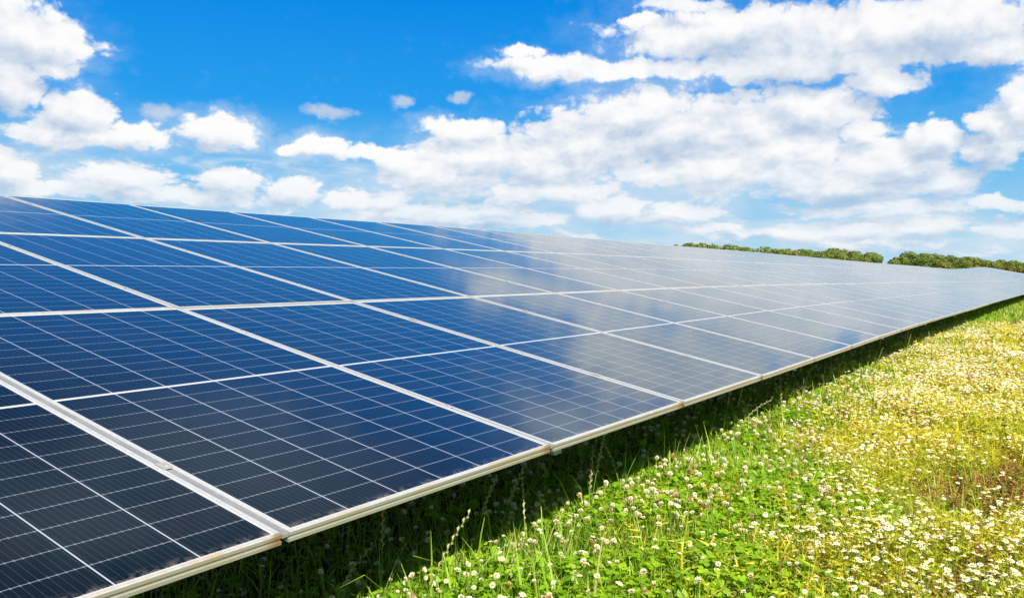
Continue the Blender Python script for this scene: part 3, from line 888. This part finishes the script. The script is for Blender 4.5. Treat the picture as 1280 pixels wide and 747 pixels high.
def to_np(mb):
    v = np.array([tuple(p) for p in mb.v], float)
    tri = [f for f in mb.f if len(f) == 3]; quad = [f for f in mb.f if len(f) == 4]; oct_ = [f for f in mb.f if len(f) > 4]
    mt = [m for f, m in zip(mb.f, mb.mi) if len(f) == 3]; mq = [m for f, m in zip(mb.f, mb.mi) if len(f) == 4]; mo = [m for f, m in zip(mb.f, mb.mi) if len(f) > 4]
    fs, ms = [], []
    for a, b_ in ((tri, mt), (quad, mq), (oct_, mo)):
        if a:
            fs.append(np.array(a)); ms.append(np.array(b_))
    return v, fs, ms
def merged(parts):
    q = MB()
    for mb, mi in parts:
        off = len(q.v)
        q.v += mb.v; q.f += [tuple(i + off for i in f) for f in mb.f]
        q.mi += [mi if mi is not None else m for m in mb.mi]
    return q
def add_flowers(st, template, loc, scale):
    v, fs, ms = template
    n = len(loc)
    vv, ff = replicate(v, fs, loc, rng.uniform(0, 6.283, n), scale, np.abs(rng.normal(0, .28, n)), rng.uniform(0, 6.283, n))
    st.v.append(vv)
    for f, m in zip(ff, ms):
        st.f.append(f + st.n); st.m.append(np.tile(m, n))
    st.n += len(vv)
def visible_score(x, y, z):
    d = np.stack([x, y, z - CAMZ], 1)
    zz = d @ np.array(fwd); xx = d @ np.array(right); yy = d @ np.array(up)
    ok = (zz > 0.3) & (np.abs(1050 * xx / zz) < 636) & (np.abs(1050 * yy / zz) < 370)
    return np.where(ok, zz, 1e9)

# --- chamomile flowers
def thin(x, y, p):
    k = rng.uniform(size=len(x)) < p
    return x[k], y[k]
fx, fy = [], []
for (dens, x0, x1, y0, y1) in ((1500, 1.8, 6.0, -0.5, 1.7), (1500, 6, 12, -0.6, 1.9), (1000, 12, 19, -0.4, 2.0), (150, 19, 32, -1, 1.8), (220, 1, 20, -4.5, -0.5)):
    x, y = scatter(dens, x0, x1, y0, y1)
    edge = boundary(x) + 0.45 * (vnoise(x, y, 1.6, 2) - .5) + rng.normal(0, .14, len(x))
    p = np.clip((edge - y) / 0.35 + 0.25, 0.015, 1)
    clump = np.clip((vnoise(x, y, 2.6, 41) * .6 + vnoise(x, y, 7.0, 42) * .4 - 0.33) * 3.6, 0.05, 1)
    near = np.interp(x, [2.0, 3.6, 6.0], [0.75, 0.95, 1.0])
    p = p * clump * near * (1 - 0.85 * np.clip(bare(x, y) * 2, 0, 1)) * np.interp(x, [14, 20], [1, .45])
    x, y = thin(x, y, p)
    fx.append(x); fy.append(y)
fx, fy = np.concatenate(fx), np.concatenate(fy)
fz = hgt(fx) + rng.uniform(0.15, 0.26, len(fx)) * (0.8 + .4 * vnoise(fx, fy, 2.2, 9))
sc_f = visible_score(fx, fy, fz)
order = np.argsort(sc_f)
near_i, far_i = order[:300], order[300:]
D_PARTS = [daisy_parts(s) for s in range(5)]
D_MESH = [(p.mesh('petal_ring', m_petal), c_.mesh('flower_centre', m_yolk, True)) for p, c_ in D_PARTS]
stem_mesh = {}
def stem_for(h):
    key = max(3, round(h / 0.02))
    if key not in stem_mesh:
        hh = key * 0.02
        mb = MB(); mb.tube([(0.0, 0.004, -0.01), (0.006, -0.004, hh * .5), (0, 0, hh)], [0.0016, 0.0013, 0.001], 4)
        stem_mesh[key] = mb.mesh('stem', m_stem)
    return stem_mesh[key], key * 0.02
frng = random.Random(5)
for i in near_i:
    gz = float(hgt(fx[i]))
    st_me, h = stem_for(float(fz[i]) - gz)
    o = link('chamomile_flower', None, label='small white daisy-like chamomile flower with a yellow centre in the sunny meadow', cat='flower',
             group='white chamomile flowers in the meadow', loc=(fx[i], fy[i], gz))
    o.empty_display_size = 0.02
    link('stem', st_me, o)
    pr, ce = frng.choice(D_MESH)
    s = frng.uniform(0.0085, 0.0125)
    e = Euler((frng.gauss(0, .25), frng.gauss(0, .25), frng.uniform(0, 6.28)))
    for nm, me in (('petal_ring', pr), ('flower_centre', ce)):
        c_ = link(nm, me, o, loc=(0, 0, h))
        c_.scale = (s, s, s); c_.rotation_euler = e
daisy_full = [to_np(merged([(p, 0), (c_, 1)])) for p, c_ in D_PARTS]
lp, lc = daisy_parts(77, 7)
lod = MB()
hexa = [(math.cos(6.2832 * k / 7) * (1.0 if k % 2 else .85), math.sin(6.2832 * k / 7) * (1.0 if k % 2 else .85), -0.05) for k in range(7)]
lod.add(hexa + [(0, 0, 0.05)], [(k, (k + 1) % 7, 7) for k in range(7)], 0)
lod.add([(.45 * math.cos(1.257 * k), .45 * math.sin(1.257 * k), 0.08) for k in range(5)] + [(0, 0, 0.42)], [(k, (k + 1) % 5, 5) for k in range(5)], 1)
daisy_lod = to_np(lod)
daisies = Stuff()
fi = far_i
nearer = fi[(fx[fi] < 7.5) & (fy[fi] > -0.8)]
rest = np.setdiff1d(fi, nearer)
var = rng.integers(0, 5, len(nearer))
for k in range(5):
    s = nearer[var == k]
    add_flowers(daisies, daisy_full[k], np.stack([fx[s], fy[s], fz[s]], 1), rng.uniform(.0085, .0125, len(s)))
add_flowers(daisies, daisy_lod, np.stack([fx[rest], fy[rest], fz[rest]], 1), rng.uniform(.010, .0145, len(rest)) * np.interp(fx[rest], [8, 20], [1.0, 1.35]))
daisies.build('chamomile_field', [m_petal, m_yolk], label='thick drift of white chamomile daisies stretching away along the array', cat='flowers')

# --- clover flowers
cx, cy = [], []
for (dens, x0, x1, y0, y1) in ((270, 1.5, 5, 0.3, 3.1), (230, 5, 9, 0.7, 2.9), (170, 9, 18, 1.1, 2.8), (30, 1, 12, -3, 0.5)):
    x, y = scatter(dens, x0, x1, y0, y1)
    edge = boundary(x)
    p = np.clip((y - edge) / 0.4 + 0.75, 0.05, 1) * np.clip((vnoise(x, y, 3.4, 51) * .6 + vnoise(x, y, 9.0, 52) * .4 - .22) * 2.6, 0.08, 1)
    p = np.where(y > 1.95, p * 0.28, p)
    x, y = thin(x, y, p)
    cx.append(x); cy.append(y)
cx, cy = np.concatenate(cx), np.concatenate(cy)
cz = hgt(cx) + rng.uniform(0.13, 0.23, len(cx)) * (0.85 + .3 * vnoise(cx, cy, 2.2, 9))
kind = rng.choice(3, len(cx), p=[.52, .30, .18])
kind[cy > 1.95] = 0
order = np.argsort(visible_score(cx, cy, cz))
C_HEADS = [[clover_head(s + 10 * k, k) for s in range(3)] for k in range(3)]
C_MESH = [[h.mesh('flower_head', [m_cream, m_pink, m_brown]) for h in hs_] for hs_ in C_HEADS]
C_LAB = ['round cream white clover flower standing in the sunlit green clover', 'round clover flower with fading pinkish brown lower florets in the sunlit clover',
         'small withered brown clover flower in the sunlit clover']
for i in order[:300]:
    gz = float(hgt(cx[i]))
    st_me, h = stem_for(float(cz[i]) - gz)
    k = int(kind[i])
    shade = cy[i] > 1.95
    o = link('clover_flower', None, label='pale clover flower in the dark shade under the panel edge' if shade else C_LAB[k], cat='flower',
             group=('clover flowers in the shade' if shade else ('cream clover flowers', 'fading clover flowers', 'withered clover flowers')[k]), loc=(cx[i], cy[i], gz))
    o.empty_display_size = 0.02
    link('stem', st_me, o)
    hd = link('flower_head', frng.choice(C_MESH[k]), o, loc=(0, 0, h))
    s = frng.choice([0.006, 0.008, 0.009, 0.010, 0.011, 0.0125]) * frng.uniform(.92, 1.1) * (0.8 if k == 2 else 1)
    hd.scale = (s, s, s * frng.uniform(.62, .9)); hd.rotation_euler = Euler((frng.gauss(0, .4), frng.gauss(0, .4), frng.uniform(0, 6.28)))
cst = Stuff()
for k in range(3):
    s = order[300:]
    s = s[kind[s] == k]
    add_flowers(cst, to_np(C_HEADS[k][0]), np.stack([cx[s], cy[s], cz[s]], 1), rng.uniform(.010, .014, len(s)) * np.interp(cx[s], [6, 16], [1, 1.3]))
cst.build('clover_flower_field', [m_cream, m_pink, m_brown], label='distant scatter of pale clover flowers along the foot of the array', cat='flowers')

# --- tall grass stalks with seed spikes at the edge of the shade
def stalk(x, y, h, lean, ldir, droop, spike, shade):
    gz = float(hgt(x))
    o = link('grass_stalk', None, cat='grass stalk', loc=(x, y, gz), group='tall grass stalks in the shade' if shade else 'tall grass stalks at the shadow edge',
             label='tall thin grass stalk standing in the dark shade under the panels' if shade else 'tall thin grass stalk with a seed spike rising where the shadow ends')
    o.empty_display_size = 0.05
    pts = []
    for i in range(9):
        t = i / 8
        off = h * (lean * t + droop * t ** 3)
        pts.append(Vector((off * math.cos(ldir), off * math.sin(ldir), h * t * (1 - 0.35 * droop * t * t))))
    ns = 6 if spike else 9
    sm = MB(); sm.tube(pts[:ns], [0.0026 - 0.00015 * i for i in range(ns)], 4)
    link('stem', sm.mesh('stem', m_stem), o)
    bl = MB()
    for s_ in range(2):
        a = ldir + 2.0 + s_ * 2.3
        L = h * (0.45 + 0.12 * s_)
        c0 = Vector((0, 0, 0.02 + h * .18 * s_)); d = Vector((math.cos(a), math.sin(a), 0)); w = Vector((-math.sin(a), math.cos(a), 0)) * 0.0028
        ps = [c0, c0 + d * L * .18 + Vector((0, 0, L * .5)), c0 + d * L * .45 + Vector((0, 0, L * .75)), c0 + d * L * .8 + Vector((0, 0, L * .7))]
        bl.add([ps[0] - w, ps[0] + w, ps[1] - w, ps[1] + w, ps[2] - w * .8, ps[2] + w * .8, ps[3]], [(0, 1, 3, 2), (2, 3, 5, 4), (4, 5, 6)])
    link('blade', bl.mesh('blade', g_grass[0]), o)
    if spike:
        sp = MB()
        for i in range(14):
            t = i / 13
            f = 5 + t * 3
            a = int(min(f, 7)); p = pts[a].lerp(pts[min(a + 1, 8)], f - a)
            d = (pts[8] - pts[5]).normalized()
            sd = d.cross(Vector((math.cos(ldir + .6), math.sin(ldir + .6), 0.2))).normalized() * (1 if i % 2 else -1)
            L = 0.021 * (1 - .35 * t)
            w = d.cross(sd) * 0.0042
            tip = p + d * L + sd * 0.0075
            mid = p + d * L * .5 + sd * 0.0062
            sp.add([p, mid + w, mid - w, tip, mid + sd * .0022, mid - sd * .0035], [(0, 1, 4), (0, 4, 2), (3, 4, 1), (3, 2, 4), (0, 5, 1), (0, 2, 5), (3, 1, 5), (3, 5, 2)])
        sp.tube(pts[5:9], 0.001, 4)
        link('seed_spike', sp.mesh('seed_spike', m_seed), o)
srng = random.Random(21)
for i in range(52):
    x = 1.75 + 17 * (i / 51) ** 1.55 + srng.uniform(-.12, .12)
    y = srng.choice([1.52, 1.60, 1.70, 1.82]) + 0.004 * x + srng.gauss(0, .05)
    stalk(x, y, srng.uniform(0.30, 0.50), srng.uniform(0.05, .40), srng.uniform(-2.8, 0.9), srng.choice([0.05, .1, .5]), srng.random() < .72, False)
for i in range(14):
    x = 1.9 + i * 0.42
    stalk(x, srng.uniform(2.15, 2.5), srng.uniform(0.22, 0.36), srng.uniform(.05, .4), srng.uniform(0, 6.28), srng.choice([.1, .6, .8]), srng.random() < .4, True)
